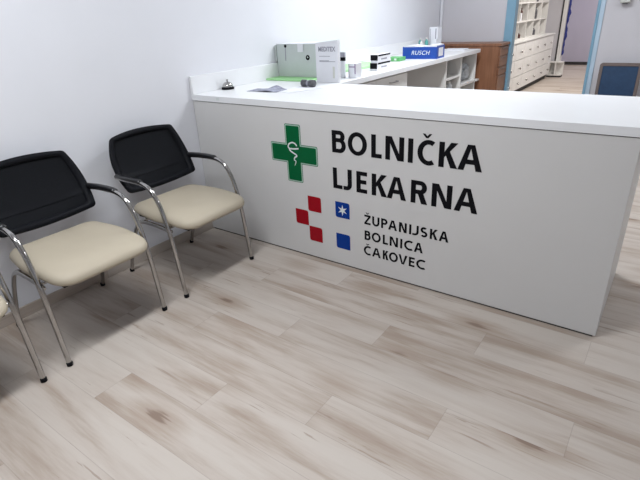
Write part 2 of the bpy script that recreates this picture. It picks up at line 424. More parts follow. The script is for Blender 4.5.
def caron(w, H, T, Tz):
    c_ = w / 2; h0, h1 = H * 1.08, H * 1.25; a = H * .20
    return [[(c_ - a, h1), (c_ - a * .45, h1), (c_, h0 + (h1 - h0) * .45), (c_, h0), (c_ - a * .25, h0)], [(c_ + a, h1), (c_ + a * .45, h1), (c_, h0 + (h1 - h0) * .45), (c_, h0), (c_ + a * .25, h0)]]
def letters(line, z0, H, T, Tz, label, carons=()):
    bm = bmesh.new()
    for i, (ch_, x0, x1) in enumerate(line):
        polys = glyph(ch_, x1 - x0, H, T, Tz)
        if i in carons: polys = polys + caron((x1 - x0) * (1.08 if ch_ == 'C' else 1), H, T, Tz)
        for k, pl in enumerate(polys):
            y0 = -0.0011 - 0.000004 * (k % 7)
            prism_xz(bm, [(x0 + a + K, z0 + b) for a, b in pl], y0, -0.0003)
    bmesh.ops.recalc_face_normals(bm, faces=bm.faces)
    o = obj('lettering', bm, M['text'], desk); o['label'] = label
letters([('B', 1.158, 1.252), ('O', 1.266, 1.390), ('L', 1.417, 1.482), ('N', 1.504, 1.614), ('I', 1.638, 1.664), ('C', 1.690, 1.783), ('K', 1.806, 1.905), ('A', 1.906, 2.028)],
        0.732, 0.128, 0.0285, 0.0235, 'large black lettering reading BOLNIČKA', (5,))
letters([('L', 1.157, 1.222), ('J', 1.229, 1.288), ('E', 1.319, 1.390), ('K', 1.420, 1.518), ('A', 1.516, 1.634), ('R', 1.661, 1.757), ('N', 1.780, 1.890), ('A', 1.903, 2.026)],
        0.514, 0.127, 0.0285, 0.0235, 'large black lettering reading LJEKARNA')
letters([('Z', 1.37, 1.412), ('U', 1.423, 1.471), ('P', 1.482, 1.523), ('A', 1.528, 1.584), ('N', 1.596, 1.644), ('I', 1.66, 1.671), ('J', 1.679, 1.716), ('S', 1.726, 1.768), ('K', 1.782, 1.827), ('A', 1.834, 1.888)],
        0.323, 0.06, 0.0128, 0.0115, 'small black lettering reading ŽUPANIJSKA', (0,))
letters([('B', 1.371, 1.412), ('O', 1.42, 1.48), ('L', 1.494, 1.528), ('N', 1.539, 1.592), ('I', 1.607, 1.619), ('C', 1.631, 1.684), ('A', 1.692, 1.746)],
        0.222, 0.06, 0.0128, 0.0115, 'small black lettering reading BOLNICA', ())
letters([('C', 1.365, 1.414), ('A', 1.422, 1.481), ('K', 1.495, 1.533), ('O', 1.536, 1.594), ('V', 1.598, 1.654), ('E', 1.664, 1.7), ('C', 1.71, 1.765)],
        0.122, 0.06, 0.0128, 0.0115, 'small black lettering reading ČAKOVEC', (0,))

def decal(name, poly, m, par, y0=-0.0009, th=0.0007, label=None):
    bm = bmesh.new(); prism_xz(bm, [(x + K, z) for x, z in poly], y0, y0 + th)
    bm.normal_update(); bmesh.ops.triangulate(bm, faces=[f for f in bm.faces if len(f.verts) > 4], ngon_method='EAR_CLIP')
    o = obj(name, bm, M[m], par)
    if label: o['label'] = label
    return o
def cross_poly(cx, cz, h, wd, r):
    q = [(-wd, h), (wd, h), (wd, wd), (h, wd), (h, -wd), (wd, -wd), (wd, -h), (-wd, -h), (-wd, -wd), (-h, -wd), (-h, wd), (-wd, wd)]
    rr = [r, r, 0, r, r, 0, r, r, 0, r, r, 0]
    return [(cx + a, cz + b) for a, b in round_poly(q, rr)]
CX, CZ = 0.870, 0.688
cr = decal('green_cross', cross_poly(CX, CZ, 0.181, 0.0605, 0.012), 'green', desk, label='dark green cross with a pale outline')
decal('cross_outline', cross_poly(CX, CZ, 0.178, 0.0575, 0.011), 'palegreen', cr, y0=-0.0014, th=0.0004)
decal('cross_face', cross_poly(CX, CZ, 0.171, 0.0505, 0.008), 'green', cr, y0=-0.0019, th=0.0004)
def ribbon(bm, pts, wdt, y0, y1):
    P = [Vector((x + K, 0, z)) for x, z in pts]; P = smooth_path(P, 5)
    L_, R_ = [], []
    for i, p in enumerate(P):
        t = (P[min(i + 1, len(P) - 1)] - P[max(i - 1, 0)]).normalized(); nrm = Vector((-t.z, 0, t.x))
        ww = wdt(i / (len(P) - 1)) if callable(wdt) else wdt
        L_.append(p + nrm * ww / 2); R_.append(p - nrm * ww / 2)
    rings = [[(a.x, y0, a.z), (b.x, y0, b.z), (b.x, y1, b.z), (a.x, y1, a.z)] for a, b in zip(L_, R_)]
    loft(bm, rings)
bm = bmesh.new()
ribbon(bm, [(0.841, 0.716), (0.830, 0.727), (0.838, 0.746), (0.864, 0.757), (0.886, 0.751), (0.898, 0.738)], 0.009, -0.0023, -0.0019)
ribbon(bm, [(0.910, 0.724), (0.878, 0.719), (0.841, 0.716), (0.846, 0.704), (0.864, 0.694), (0.887, 0.684), (0.895, 0.674)], 0.009, -0.00235, -0.0019)
ribbon(bm, [(0.895, 0.676), (0.876, 0.664), (0.872, 0.650), (0.884, 0.640), (0.873, 0.614)], lambda t: 0.010 - 0.006 * t, -0.0024, -0.0019)
obj('snake_bowl_symbol', bm, M['whitefilm'], cr)
def square(x0, z0, m, label):
    s = 0.1015
    return decal('colour_square', round_poly([(x0, z0 + s), (x0 + s, z0 + s), (x0 + s, z0), (x0, z0)], [0, 0.016, 0, 0.016]), m, desk, label=label)
square(0.957, 0.329, 'red', 'upper red square with two rounded corners')
square(0.8525, 0.2245, 'red', 'left red square with two rounded corners')
square(0.957, 0.1225, 'red', 'lower red square with two rounded corners')
bs = square(1.166, 0.329, 'bluefilm', 'upper blue square with a white star')
square(1.166, 0.120, 'bluefilm', 'lower plain blue square')
st = []
for i in range(12):
    a = PI / 2 + i * PI / 6; rr = 0.036 if i % 2 == 0 else 0.013
    st.append((1.217 + rr * math.cos(a), 0.379 + rr * math.sin(a)))
decal('white_star', st, 'whitefilm', bs, y0=-0.0014, th=0.0004)
# small sticker on the worktop edge
o = obj('sticker', B((0.245 + K, 0.275 + K, -0.0068, -0.0062, 0.975, 0.992)), M['whitefilm'], desk); o['label'] = 'tiny white sticker on the worktop edge'

# ------------------------------------------------------------------ worktop along the wall
wt = thing('wall_worktop', 'long white worktop along the left wall with a low upstand behind it', 'worktop', (0.35, 2.26, 0.96))
def rel(bm, t): bmesh.ops.translate(bm, verts=bm.verts, vec=-Vector(t.location)); return bm
obj('worktop_slab', rel(B((0.031, 0.715, 0.751, 3.775, 0.961, 1.0)), wt), M['top'], wt, bevel=0.0018)
obj('upstand', rel(B((0.001, 0.022, -0.004, 3.775, 1.0005, 1.117)), wt), M['top'], wt, bevel=0.0015)
obj('support_batten', rel(B((0.001, 0.03, 0.751, 3.775, 0.92, 1.0)), wt), M['white'], wt)
cab = thing('base_cabinet', 'white base cabinet with flat doors under the worktop beside the reception desk', 'cabinet', (0.35, 1.35, 0))
obj('body', rel(B((0.035, 0.66, 0.78, 1.93, 0.08, 0.9605)), cab), M['white'], cab)
obj('plinth', rel(B((0.035, 0.60, 0.78, 1.93, 0.0, 0.0799)), cab), M['dark_gap'], cab)
for y0, y1 in ((0.785, 1.352), (1.357, 1.925)):
    dd = obj('door', rel(B((0.6605, 0.68, y0, y1, 0.085, 0.945)), cab), M['white'], cab, bevel=0.001)
    bm = bmesh.new(); yh = (y0 + y1) / 2
    tube(bm, [(0.681, yh - 0.06, 0.895), (0.705, yh - 0.06, 0.895), (0.705, yh + 0.06, 0.895), (0.681, yh + 0.06, 0.895)], 0.005, smooth=False)
    obj('handle', rel(bm, cab), M['chrome'], dd)
sh = thing('open_shelf_unit', 'open white shelf unit at the far end under the wall worktop', 'shelf unit', (0.35, 3.3, 0))
for y in (2.835, 3.27, 3.74):
    obj('side_panel', rel(B((0.035, 0.68, y, y + 0.022, 0.0, 0.9605)), sh), M['white'], sh)
obj('back_panel', rel(B((0.031, 0.0349, 2.835, 3.762, 0.0, 0.9605)), sh), M['wall_far'], sh)
for y0, y1, z, xe in ((2.8575, 3.2695, 0.765, 0.67), (2.8575, 3.2695, 0.56, 0.67), (2.8575, 3.2695, 0.3, 0.67), (2.8575, 3.2695, 0.08, 0.67),
                      (3.2925, 3.7395, 0.655, 0.69), (3.2925, 3.7395, 0.35, 0.67), (3.2925, 3.7395, 0.08, 0.67)):
    obj('shelf', rel(B((0.0355, xe, y0, y1, z - 0.02, z)), sh), M['white'], sh)
obj('shelf_end', rel(B((0.66, 0.70, 3.7625, 3.85, 0.635, 0.655)), sh), M['white'], sh)

# things on the open shelves
def bottle(x, y, z, r, h, label, body='clear', cap='white', cat='bottle', name='bottle', group=None):
    t = thing(name, label, cat, (x, y, z), 0, group)
    bm = bmesh.new(); lathe(bm, [(r * 0.92, 0), (r, 0.004), (r, h * 0.68), (r * 0.85, h * 0.78), (r * 0.42, h * 0.84), (r * 0.42, h * 0.88)], n=20)
    obj('body', bm, M[body], t, smooth=True)
    bm = bmesh.new(); lathe(bm, [(r * 0.5, h * 0.882), (r * 0.5, h * 0.99), (r * 0.45, h)], n=20)
    obj('cap', bm, M[cap], t, smooth=True)
    return t
def crumpled(x, y, z, sx, sy, sz, label, m='bag'):
    bm = bmesh.new(); bmesh.ops.create_icosphere(bm, subdivisions=3, radius=1)
    rnd = random.Random(int(x * 1000 + y * 77))
    for v in bm.verts:
        k = 0.82 + 0.30 * rnd.random()
        v.co = Vector((v.co.x * sx * k, v.co.y * sy * k, max(0.0, (v.co.z * k * 0.5 + 0.5) * sz)))
    o = obj('plastic_bag', bm, M[m]); o.location = (x, y, z)
    return tag(o, label, 'bag')
crumpled(0.57, 3.615, 0.656, 0.075, 0.085, 0.20, 'crumpled clear plastic bag on the open shelf beside the brown chest')
bottle(0.60, 3.40, 0.6555, 0.032, 0.19, 'clear bottle with reddish label standing in front of the crumpled bag on the shelf', body='clear', cap='clear')
def carton(name, label, x0, x1, y0, y1, z0, z1, m='card', cat='box', group=None, bevel=0.0015):
    t = thing(name, label, cat, ((x0 + x1) / 2, (y0 + y1) / 2, z0), 0, group)
    bm = B((x0, x1, y0, y1, z0, z1)); obj('body', rel(bm, t), M[m], t, bevel=bevel)
    return t
bottle(0.58, 3.02, 0.5605, 0.040, 0.17, 'white bottle on the middle shelf of the left open bay', body='white', cap='white')
bottle(0.60, 3.14, 0.5605, 0.036, 0.15, 'small greyish bottle next to a white bottle in the left open bay', body='clear', cap='white')

# ------------------------------------------------------------------ brown chest
ch = thing('wooden_chest', 'reddish brown wooden chest of drawers between the worktop end and the blue door frame', 'chest of drawers', (0.6, 4.01, 0))
obj('body', rel(B((0.03, 0.90, 3.862, 4.20, 0.04, 1.02)), ch), M['brownwood'], ch, bevel=0.002)
obj('top_board', rel(B((0.02, 0.925, 3.855, 4.208, 1.0205, 1.05)), ch), M['brownwood'], ch, bevel=0.003)
obj('plinth', rel(B((0.05, 0.88, 3.87, 4.19, 0.0, 0.0395)), ch), M['brownwood'], ch)
zs = [0.06, 0.30, 0.50, 0.69, 0.785, 0.905, 1.01]
for a, b in zip(zs, zs[1:]):
    dr = obj('drawer', rel(B((0.9005, 0.916, 3.872, 4.19, a + 0.004, b - 0.004)), ch), M['brownwood'], ch, bevel=0.0015)
    obj('pull', rel(B((0.9165, 0.924, 3.93, 4.13, b - 0.022, b - 0.014)), ch), M['brownframe'], dr)

# ------------------------------------------------------------------ back room cabinets
dc = thing('drawer_cabinet', 'long cream cabinet of many small knobbed drawers beyond the blue door frame', 'drawer cabinet', (0.2, 7.6, 0))
Y0, Y1 = 5.95, 9.22
obj('body', rel(B((0.005, 0.375, Y0, Y1, 0.09, 0.865)), dc), M['cream_cab'], dc)
obj('top_board', rel(B((0.005, 0.41, Y0 - 0.01, Y1 + 0.01, 0.8655, 0.885)), dc), M['cream_cab'], dc, bevel=0.002)
obj('plinth', rel(B((0.03, 0.33, Y0 + 0.03, Y1 - 0.03, 0.0, 0.0895)), dc), M['dark_gap'], dc)  # dark block puts the shade beneath the raised cabinet into colour
nC = 6; cw = (Y1 - Y0 - 0.02) / nC
for i in range(nC):
    for j, (a, b) in enumerate(((0.60, 0.855), (0.335, 0.59), (0.10, 0.325))):
        y0 = Y0 + 0.01 + i * cw
        dr = obj('drawer', rel(B((0.3755, 0.395, y0 + 0.005, y0 + cw - 0.005, a, b)), dc), M['cream_cab'], dc, bevel=0.0015)
        bm = bmesh.new(); zc = (a + b) / 2 - 0.01
        lathe(bm, [(0.008, 0), (0.008, 0.015), (0.02, 0.02), (0.02, 0.03), (0.012, 0.034)], (0.396, y0 + cw / 2 + 0.02, zc), 14, 'x')
        obj('knob', rel(bm, dc), M['chrome'], dr, smooth=True)
su = thing('compartment_shelf', 'open white compartment shelf standing on the cream drawer cabinet', 'shelf', (0.15, 7.4, 0.8855))
SY0, SY1, SZ1 = 5.97, 8.88, 2.06
cols = [5.97, 6.42, 6.905, 7.39, 7.87, 8.36, 8.86]
obj('back_panel', rel(B((0.003, 0.012, SY0, SY1, 0.886, SZ1)), su), M['wall_far'], su)
for y in cols:
    obj('upright', rel(B((0.0125, 0.28, y, y + 0.022, 0.886, SZ1)), su), M['white'], su)
for a, b in zip(cols, cols[1:]):
    for z in (0.886, 1.165, 1.455, 1.745, 2.04):
        obj('shelf', rel(B((0.0125, 0.279, a + 0.0225, b - 0.0005, z, z + 0.020)), su), M['white'], su)
# a few bottles and packs in the compartments (counted from the near end)
def sbottle(y, z, r, h, label, body, x=0.20): return bottle(x, y, z + 0.0205, r, h, label, body, body)
sbottle(7.28, 1.165, 0.028, 0.20, 'tall dark brown bottle in the shelf compartment nearest the blue frame', 'brownitem', 0.2)
sbottle(7.25, 0.886, 0.036, 0.08, 'small dark brown round pot in the bottom compartment nearest the blue frame', 'brownitem')
sbottle(8.24, 1.165, 0.036, 0.20, 'dark grey bottle in the middle compartment two columns beyond the brown bottle', 'darkgrey')
sbottle(8.24, 0.886, 0.040, 0.12, 'squat dark grey jar in the lower compartment under the dark grey bottles', 'darkgrey')
sbottle(8.24, 1.455, 0.035, 0.20, 'dark grey bottle in the upper compartment, topmost of the dark grey ones', 'darkgrey')
carton('medicine_box', 'small pale carton beside the dark brown bottle in the compartment shelf', 0.14, 0.24, 7.13, 7.21, 1.1855, 1.31)
carton('medicine_box', 'upright white carton at the far side of the compartment shelf', 0.12, 0.22, 7.95, 8.12, 1.1855, 1.36)
carton('medicine_box', 'low cloudy grey carton at the bottom of the compartment shelf', 0.12, 0.22, 7.50, 7.66, 0.9065, 1.01, 'clear')

# low white crate by the second doorway
cr2 = thing('white_crate', 'low white open-fronted crate on the floor at the foot of the far doorway', 'crate', (0.45, 9.47, 0))
obj('shell', rel(B((0.32, 0.60, 9.38, 9.575, 0.035, 0.055), (0.32, 0.60, 9.38, 9.575, 0.29, 0.31), (0.32, 0.34, 9.38, 9.575, 0.0552, 0.2898), (0.34, 0.60, 9.56, 9.575, 0.0552, 0.2898), (0.46, 0.48, 9.38, 9.56, 0.0552, 0.2898)), cr2), M['white'], cr2)
obj('base', rel(B((0.325, 0.595, 9.385, 9.57, 0.0, 0.0345)), cr2), M['dark_gap'], cr2)
# blue curtain strip
bm = bmesh.new(); rings = []
for i in range(40):
    z = 0.42 + i * (2.0 - 0.42) / 39
    wv = 0.012 * math.sin(z * 17) + 0.008 * math.sin(z * 41 + 1)
    x0 = 0.507; x1 = 0.545 + wv + (0.010 if z > 1.2 else 0) - max(0, (0.62 - z)) * 0.12
    rings.append([(x0, D2Y + 0.03, z), ((x0 + x1) / 2, D2Y + 0.02 + wv * 0.5, z), (x1, D2Y + 0.03, z), (x1, D2Y + 0.055, z), ((x0 + x1) / 2, D2Y + 0.07 + wv * 0.5, z), (x0, D2Y + 0.055, z)])
loft(bm, rings)
tag(obj('door_curtain', bm, M['darkblue'], smooth=True), 'narrow wavy dark blue strip of cloth hanging along the left jamb of the far doorway', 'curtain')

# switch box on the far wall
sw = thing('wall_dispenser', 'small pale box mounted on the grey wall right of the blue door frame', 'wall box', (2.06, FAR, 1.42))
obj('housing', rel(B((2.01, 2.105, FAR - 0.07, FAR, 1.415, 1.60)), sw), M['plate'], sw, bevel=0.008, seg=3)
obj('nozzle', rel(B((2.035, 2.08, FAR - 0.06, FAR - 0.015, 1.402, 1.4148)), sw), M['darkgrey'], sw)

# ------------------------------------------------------------------ blue upholstered chair by the far wall
bc = thing('upholstered_chair', 'chair with dark blue upholstered back and grey-brown frame by the far wall', 'chair', (2.145, 3.9, 0))
def xz(bm, x0, x1, z0, z1, y0, y1, r):
    prism_xz(bm, round_poly([(x0, z1), (x1, z1), (x1, z0), (x0, z0)], [r, r, 0.004, 0.004]), y0, y1)
bm = bmesh.new()
outer = round_poly([(-0.20, 0.825), (0.20, 0.825), (0.20, 0.40), (-0.20, 0.40)], [0.03, 0.03, 0.004, 0.004]); inner = round_poly([(-0.17, 0.795), (0.17, 0.795), (0.17, 0.43), (-0.17, 0.43)], [0.012, 0.012, 0.004, 0.004])
for (ya, yb) in ((0.205, 0.245),):
    A = [bm.verts.new((x, ya, z)) for x, z in outer]; Bv = [bm.verts.new((x, ya, z)) for x, z in inner]
    A2 = [bm.verts.new((x, yb, z)) for x, z in outer]; B2 = [bm.verts.new((x, yb, z)) for x, z in inner]
    n = len(A)
    for i in range(n):
        j = (i + 1) % n
        for q in ((A[i], A[j], Bv[j], Bv[i]), (A2[i], A2[j], B2[j], B2[i]), (A[i], A[j], A2[j], A2[i]), (Bv[i], Bv[j], B2[j], B2[i])):
            bm.faces.new(q)
obj('back_frame', bm, M['brownframe'], bc)
bm = bmesh.new(); xz(bm, -0.1695, 0.1695, 0.4305, 0.7945, 0.212, 0.238, 0.012); obj('backrest', bm, M['navy'], bc, bevel=0.006)
obj('seat', B((-0.22, 0.22, -0.24, 0.20, 0.405, 0.465)), M['navy'], bc, bevel=0.015, seg=3)
obj('seat_frame', B((-0.215, 0.215, -0.235, 0.2, 0.375, 0.4045)), M['brownframe'], bc)
for sx in (-0.2, 0.2):
    for sy in (-0.22, 0.22):
        bm = bmesh.new(); tube(bm, [(sx * 1.03, sy * 1.03, 0), (sx, sy, 0.40 if sy > 0 else 0.374)], 0.014, smooth=False); obj('leg', bm, M['brownframe'], bc)

# ------------------------------------------------------------------ visitor chairs
def seat_mesh():
    bm = bmesh.new()
    x0, x1, hw = -0.165, 0.355, 0.268
    cx_ = (x0 + x1) / 2
    q0 = round_poly([(x0, -hw * 0.86), (x0, hw * 0.86), (x0 + 0.24, hw), (x1, hw * 0.91), (x1, -hw * 0.91), (x0 + 0.24, -hw)],
                    [0.06, 0.06, 0.08, 0.085, 0.085, 0.08], 10)
    q0 = [(x + 0.014 * max(0, 1 - (y / hw) ** 2) * max(0, (x - x0) / (x1 - x0)) ** 4, y) for x, y in q0]
    dense = []
    for a, b in zip(q0, q0[1:] + q0[:1]):
        k = max(1, int(math.hypot(b[0] - a[0], b[1] - a[1]) / 0.02))
        dense += [(a[0] + (b[0] - a[0]) * t / k, a[1] + (b[1] - a[1]) * t / k) for t in range(k)]
    q0 = dense
    def ring(ins, z, drop=0.0):
        out = []; kx = 1 - ins / (0.5 * (x1 - x0)); ky = 1 - ins / hw
        for x, y in q0:
            x = cx_ + (x - cx_) * kx; y = y * ky
            t = (x - x0) / (x1 - x0)
            out.append((x, y, z - 0.014 * max(0, (t - 0.72) / 0.28) ** 2 + 0.006 * (1 - t) - drop))
        return out
    rings = [ring(0.035, 0.422), ring(0.010, 0.427), ring(0.002, 0.435), ring(0.0, 0.447), ring(0.004, 0.461), ring(0.014, 0.472), ring(0.035, 0.479), ring(0.075, 0.483), ring(0.12, 0.4825), ring(0.18, 0.4815)]
    R = [[bm.verts.new(p) for p in r_] for r_ in rings]; n = len(R[0])
    for a, b in zip(R, R[1:]):
        for i in range(n): bm.faces.new((a[i], a[(i + 1) % n], b[(i + 1) % n], b[i]))
    bm.faces.new(R[0]); 
    c = bm.verts.new((cx_, 0, 0.4805))
    for i in range(n): bm.faces.new((R[-1][i], R[-1][(i + 1) % n], c))
    return bm
def back_point(a, b, off=0.0):
    v = (b + 1) / 2
    zb = 0.533 + 0.030 * a * a; zt = 0.878 - 0.014 * a * a
    z = zb + (zt - zb) * v
    hw = 0.248 + 0.100 * v - 0.133 * v * v
    s = a * hw
    x = -0.150 - 0.135 * v - 0.02 * math.sin(PI * v) + 0.040 * a * a
    return Vector((x + off, s, z + off * 0.35))
def rsq(ka, kb, r=0.2, n=9):
    """rounded square loop in (a,b)"""
    pts = [(-ka, -kb), (ka, -kb), (ka, kb), (-ka, kb)]
    out = []; q = [Vector(p) for p in pts]
    for i in range(4):
        p0, p, p1 = q[i - 1], q[i], q[(i + 1) % 4]
        a = p + (p0 - p).normalized() * r * min(ka, 1); b = p + (p1 - p).normalized() * r
        for j in range(n + 1):
            t = j / n; out.append(a * (1 - t) ** 2 + p * 2 * t * (1 - t) + b * t * t)
        nx = q[(i + 1) % 4]; b2 = nx + (p - nx).normalized() * r
        for j in range(1, 12): out.append(b + (b2 - b) * j / 12)
    return out
def chair_proto():
    t = thing('visitor_chair', '', 'chair')
    s = obj('seat', seat_mesh(), M['cream'], t, smooth=True)
    obj('seat_shell', B((-0.12, 0.33, -0.215, 0.215, 0.407, 0.421)), M['black'], s, bevel=0.004)
    # backrest frame
    bm = bmesh.new(); o_ = rsq(1, 1, 0.085); i_ = rsq(0.84, 0.80, 0.085); T = 0.011
    loops = [[back_point(p.x * k[0], p.y * k[1], k[2]) for p in l] for l, k in ((o_, (0.985, 0.985, T)), (o_, (1, 1, 0)), (o_, (0.985, 0.985, -T)), (i_, (1.01, 1.01, -T)), (i_, (1, 1, 0)), (i_, (1.01, 1.01, T)))]
    R = [[bm.verts.new(p) for p in l] for l in loops]; n = len(R[0])
    for k in range(6):
        a, b = R[k], R[(k + 1) % 6]
        for i in range(n): bm.faces.new((a[i], a[(i + 1) % n], b[(i + 1) % n], b[i]))
    bk = obj('backrest', bm, M['black'], t, smooth=True)
    bm = bmesh.new()
    for off in (0.0015, -0.0015):
        R = []
        for k in (1.03, 0.8, 0.6, 0.4, 0.2):
            R.append([bm.verts.new(back_point(p.x * k, p.y * k, off)) for p in i_])
        c = bm.verts.new(back_point(0, 0, off))
        for a, b in zip(R, R[1:]):
            for i in range(n): bm.faces.new((a[i], a[(i + 1) % n], b[(i + 1) % n], b[i]))
        for i in range(n): bm.faces.new((R[-1][i], R[-1][(i + 1) % n], c))
    obj('mesh_panel', bm, M['mesh'], bk, smooth=True)
    bm = bmesh.new(); rings = []
    for i in range(21):
        a = -0.86 + 1.72 * i / 20; bb = -0.42
        rings.append([back_point(a, bb - 0.075, -0.006), back_point(a, bb - 0.075, 0.006), back_point(a, bb + 0.075, 0.006), back_point(a, bb + 0.075, -0.006)])
    loft(bm, rings); obj('cross_band', bm, M['black'], bk)
    for sgn in (-1, 1):
        y = 0.277 * sgn
        bm = bmesh.new()
        tube(bm, [(0.285, y, 0.012), (0.272, y, 0.13), (0.258, y, 0.27), (0.238, y, 0.41), (0.206, y, 0.53), (0.172, y, 0.598), (0.128, y, 0.643), (0.065, y, 0.660), (-0.02, y, 0.661), (-0.10, y * 0.99, 0.659), (-0.185, y * 0.955, 0.655)], 0.0125)
        lg = obj('leg', bm, M['chrome'], t, smooth=True); lg['label'] = 'front chrome leg bent into the arm'
        bm = bmesh.new(); lathe(bm, [(0.0125, 0), (0.0145, 0.002), (0.0145, 0.018), (0.0135, 0.02)], (0.2855, y, 0), 16); obj('foot_cap', bm, M['black'], lg, smooth=True)
        bm = bmesh.new()
        tube(bm, [(0.065, y, 0.666), (0.045, y, 0.669), (-0.02, y, 0.670), (-0.10, y * 0.99, 0.668), (-0.165, y * 0.96, 0.665), (-0.178, y * 0.958, 0.664)], lambda q: 0.0140 * min(1, 0.62 + 4 * q, 0.62 + 4 * (1 - q)) , ry=0.017, n=16)
        obj('armrest', bm, M['pad'], t, smooth=True)
        y2 = 0.250 * sgn
        bm = bmesh.new()
        tube(bm, [(-0.28, y2, 0.012), (-0.235, y2, 0.13), (-0.165, y2, 0.27), (-0.10, y2 * 1.0, 0.366), (-0.045, y2, 0.397), (0.03, y2, 0.403), (0.15, y2 * 1.02, 0.403), (0.240, y2 * 1.06, 0.403)], 0.0115)
        lg = obj('leg', bm, M['chrome'], t, smooth=True); lg['label'] = 'rear chrome leg bent forward under the seat'
        bm = bmesh.new(); lathe(bm, [(0.0125, 0), (0.0140, 0.002), (0.0140, 0.018), (0.013, 0.02)], (-0.282, y2, 0), 16); obj('foot_cap', bm, M['black'], lg, smooth=True)
    for x in (-0.06, 0.17):
        bm = bmesh.new(); tube(bm, [(x, -0.25, 0.3965), (x, 0.25, 0.3965)], 0.009, smooth=False); obj('crossbar', bm, M['chrome'], t, smooth=True)
    return t
c0 = chair_proto()
spots = [(0.35, -0.513, 'black mesh-backed chair with cream seat right beside the reception desk'),
         (0.35, -1.224, 'black mesh-backed chair with cream seat, middle one of the row along the wall'),
         (0.355, -1.905, 'cream-seated chrome chair cut off by the left edge of the photo')]
for i, (x, y, lab) in enumerate(spots):
    c = c0 if i == 0 else copy_tree(c0)
    c.location = (x, y, 0); c['label'] = lab; c['category'] = 'chair'; c['group'] = 'visitor chairs along the wall'

# ------------------------------------------------------------------ things on the counter
ZT = 1.0005
# call bell
bl = thing('call_bell', 'small chrome call bell with black base on the left end of the desk', 'bell', (0.075, 0.275, ZT))
bm = bmesh.new(); lathe(bm, [(0.043, 0), (0.046, 0.003), (0.045, 0.012), (0.038, 0.016)]); obj('base', bm, M['black'], bl, smooth=True)
bm = bmesh.new(); lathe(bm, [(0.037, 0.0165)] + [(0.038 * math.cos(a), 0.018 + 0.034 * math.sin(a)) for a in [PI / 2 * i / 9 for i in range(9)]] + [(0.004, 0.052)]); obj('dome', bm, M['chrome'], bl, smooth=True)
bm = bmesh.new(); lathe(bm, [(0.004, 0.0522), (0.004, 0.060), (0.008, 0.061), (0.008, 0.066), (0.003, 0.068)], n=16); obj('plunger', bm, M['chrome'], bl, smooth=True)
# leaflet papers
def sheet(name, label, cx, cy, sx, sy, rz, lift, m='paper', z=ZT, th=0.0012, cat='paper'):
    bm = bmesh.new(); nx, ny = 14, 8; top = []; bot = []
    for i in range(nx + 1):
        for j in range(ny + 1):
            u, v = i / nx, j / ny; h = lift(u, v)
            top.append(bm.verts.new(((u - .5) * sx, (v - .5) * sy, h + th))); bot.append(bm.verts.new(((u - .5) * sx, (v - .5) * sy, h)))
    I = lambda i, j: i * (ny + 1) + j
    for i in range(nx):
        for j in range(ny):
            bm.faces.new((top[I(i, j)], top[I(i + 1, j)], top[I(i + 1, j + 1)], top[I(i, j + 1)]))
            bm.faces.new((bot[I(i, j)], bot[I(i + 1, j)], bot[I(i + 1, j + 1)], bot[I(i, j + 1)]))
    for i in range(nx):
        for j in (0, ny): bm.faces.new((top[I(i, j)], top[I(i + 1, j)], bot[I(i + 1, j)], bot[I(i, j)]))
    for j in range(ny):
        for i in (0, nx): bm.faces.new((top[I(i, j)], top[I(i, j + 1)], bot[I(i, j + 1)], bot[I(i, j)]))
    o = obj(name, bm, M[m], smooth=False); o.location = (cx, cy, z); o.rotation_euler.z = rz
    return tag(o, label, cat)
sheet('leaflet', 'grey printed leaflet with one raised fold lying between the call bell and the grey box', 0.415, 0.31, 0.25, 0.13, 0.10, lambda u, v: 0.026 * math.exp(-((u - 0.66) / 0.2) ** 2) * (0.35 + 0.65 * v), m='leaflet')
sheet('paper_sheet', 'flat white sheet partly under the dark grey spool on the desk', 0.60, 0.42, 0.20, 0.28, -0.35, lambda u, v: 0.0)
# dark grey spool
sp = thing('spool', 'small dark grey spool lying on the desk in front of the white carton', 'spool', (0.605, 0.535, ZT + 0.0018))
bm = bmesh.new(); lathe(bm, [(0.018, -0.055), (0.0235, -0.052), (0.0235, -0.018), (0.018, -0.010), (0.018, 0.008), (0.0235, 0.014), (0.0235, 0.052), (0.018, 0.055)], (0, 0, 0.0236), 24, 'x'); obj('body', bm, M['darkgrey'], sp, smooth=True)
bm = bmesh.new(); lathe(bm, [(0.020, -0.008), (0.020, 0.006)], (0, 0, 0.0236), 24, 'x'); obj('label_band', bm, M['greyprint'], sp, smooth=True)
# green folder under the grey box
fo = obj('green_folder', B((-0.225, 0.20, -0.175, 0.14, 0, 0.012)), M['folder'], bevel=0.002); fo.location = (0.245, 0.925, ZT)
tag(fo, 'light green folder lying under the big grey box', 'folder')
# grey storage box
gb = thing('storage_box', 'big grey cardboard box with black round mark on green folder', 'box', (0.24, 1.0, ZT + 0.0125))
obj('body', B((-0.215, 0.235, -0.095, 0.10, 0, 0.242)), M['greybox'], gb, bevel=0.002)
obj('lid', B((-0.218, 0.238, -0.098, 0.103, 0.2422, 0.246)), M['card'], gb)
obj('side_flap', B((-0.2345, -0.2195, -0.10, 0.09, 0.11, 0.235)), M['greybox'], gb, bevel=0.003)
obj('paper_tab', B((0.0, 0.055, -0.1005, -0.0985, 0.185, 0.244)), M['card'], gb)
bm = bmesh.new(); prism_xz(bm, [(-0.128 + 0.0 + a, b) for a, b in ((0, 0.23), (0.008, 0.23), (0.004, 0.12), (-0.006, 0.12))], -0.0965, -0.0952); obj('slot_mark', bm, M['greyprint'], gb)
bm = bmesh.new(); lathe(bm, [(0.011, 0), (0.011, 0.004)], (-0.124, -0.099, 0.228), 20, 'y'); obj('snap_button', bm, M['black'], gb)
bm = bmesh.new(); lathe(bm, [(0.019, 0), (0.019, 0.0012)], (0.092, -0.0965, 0.145), 24, 'y'); rm = obj('round_mark', bm, M['text'], gb)
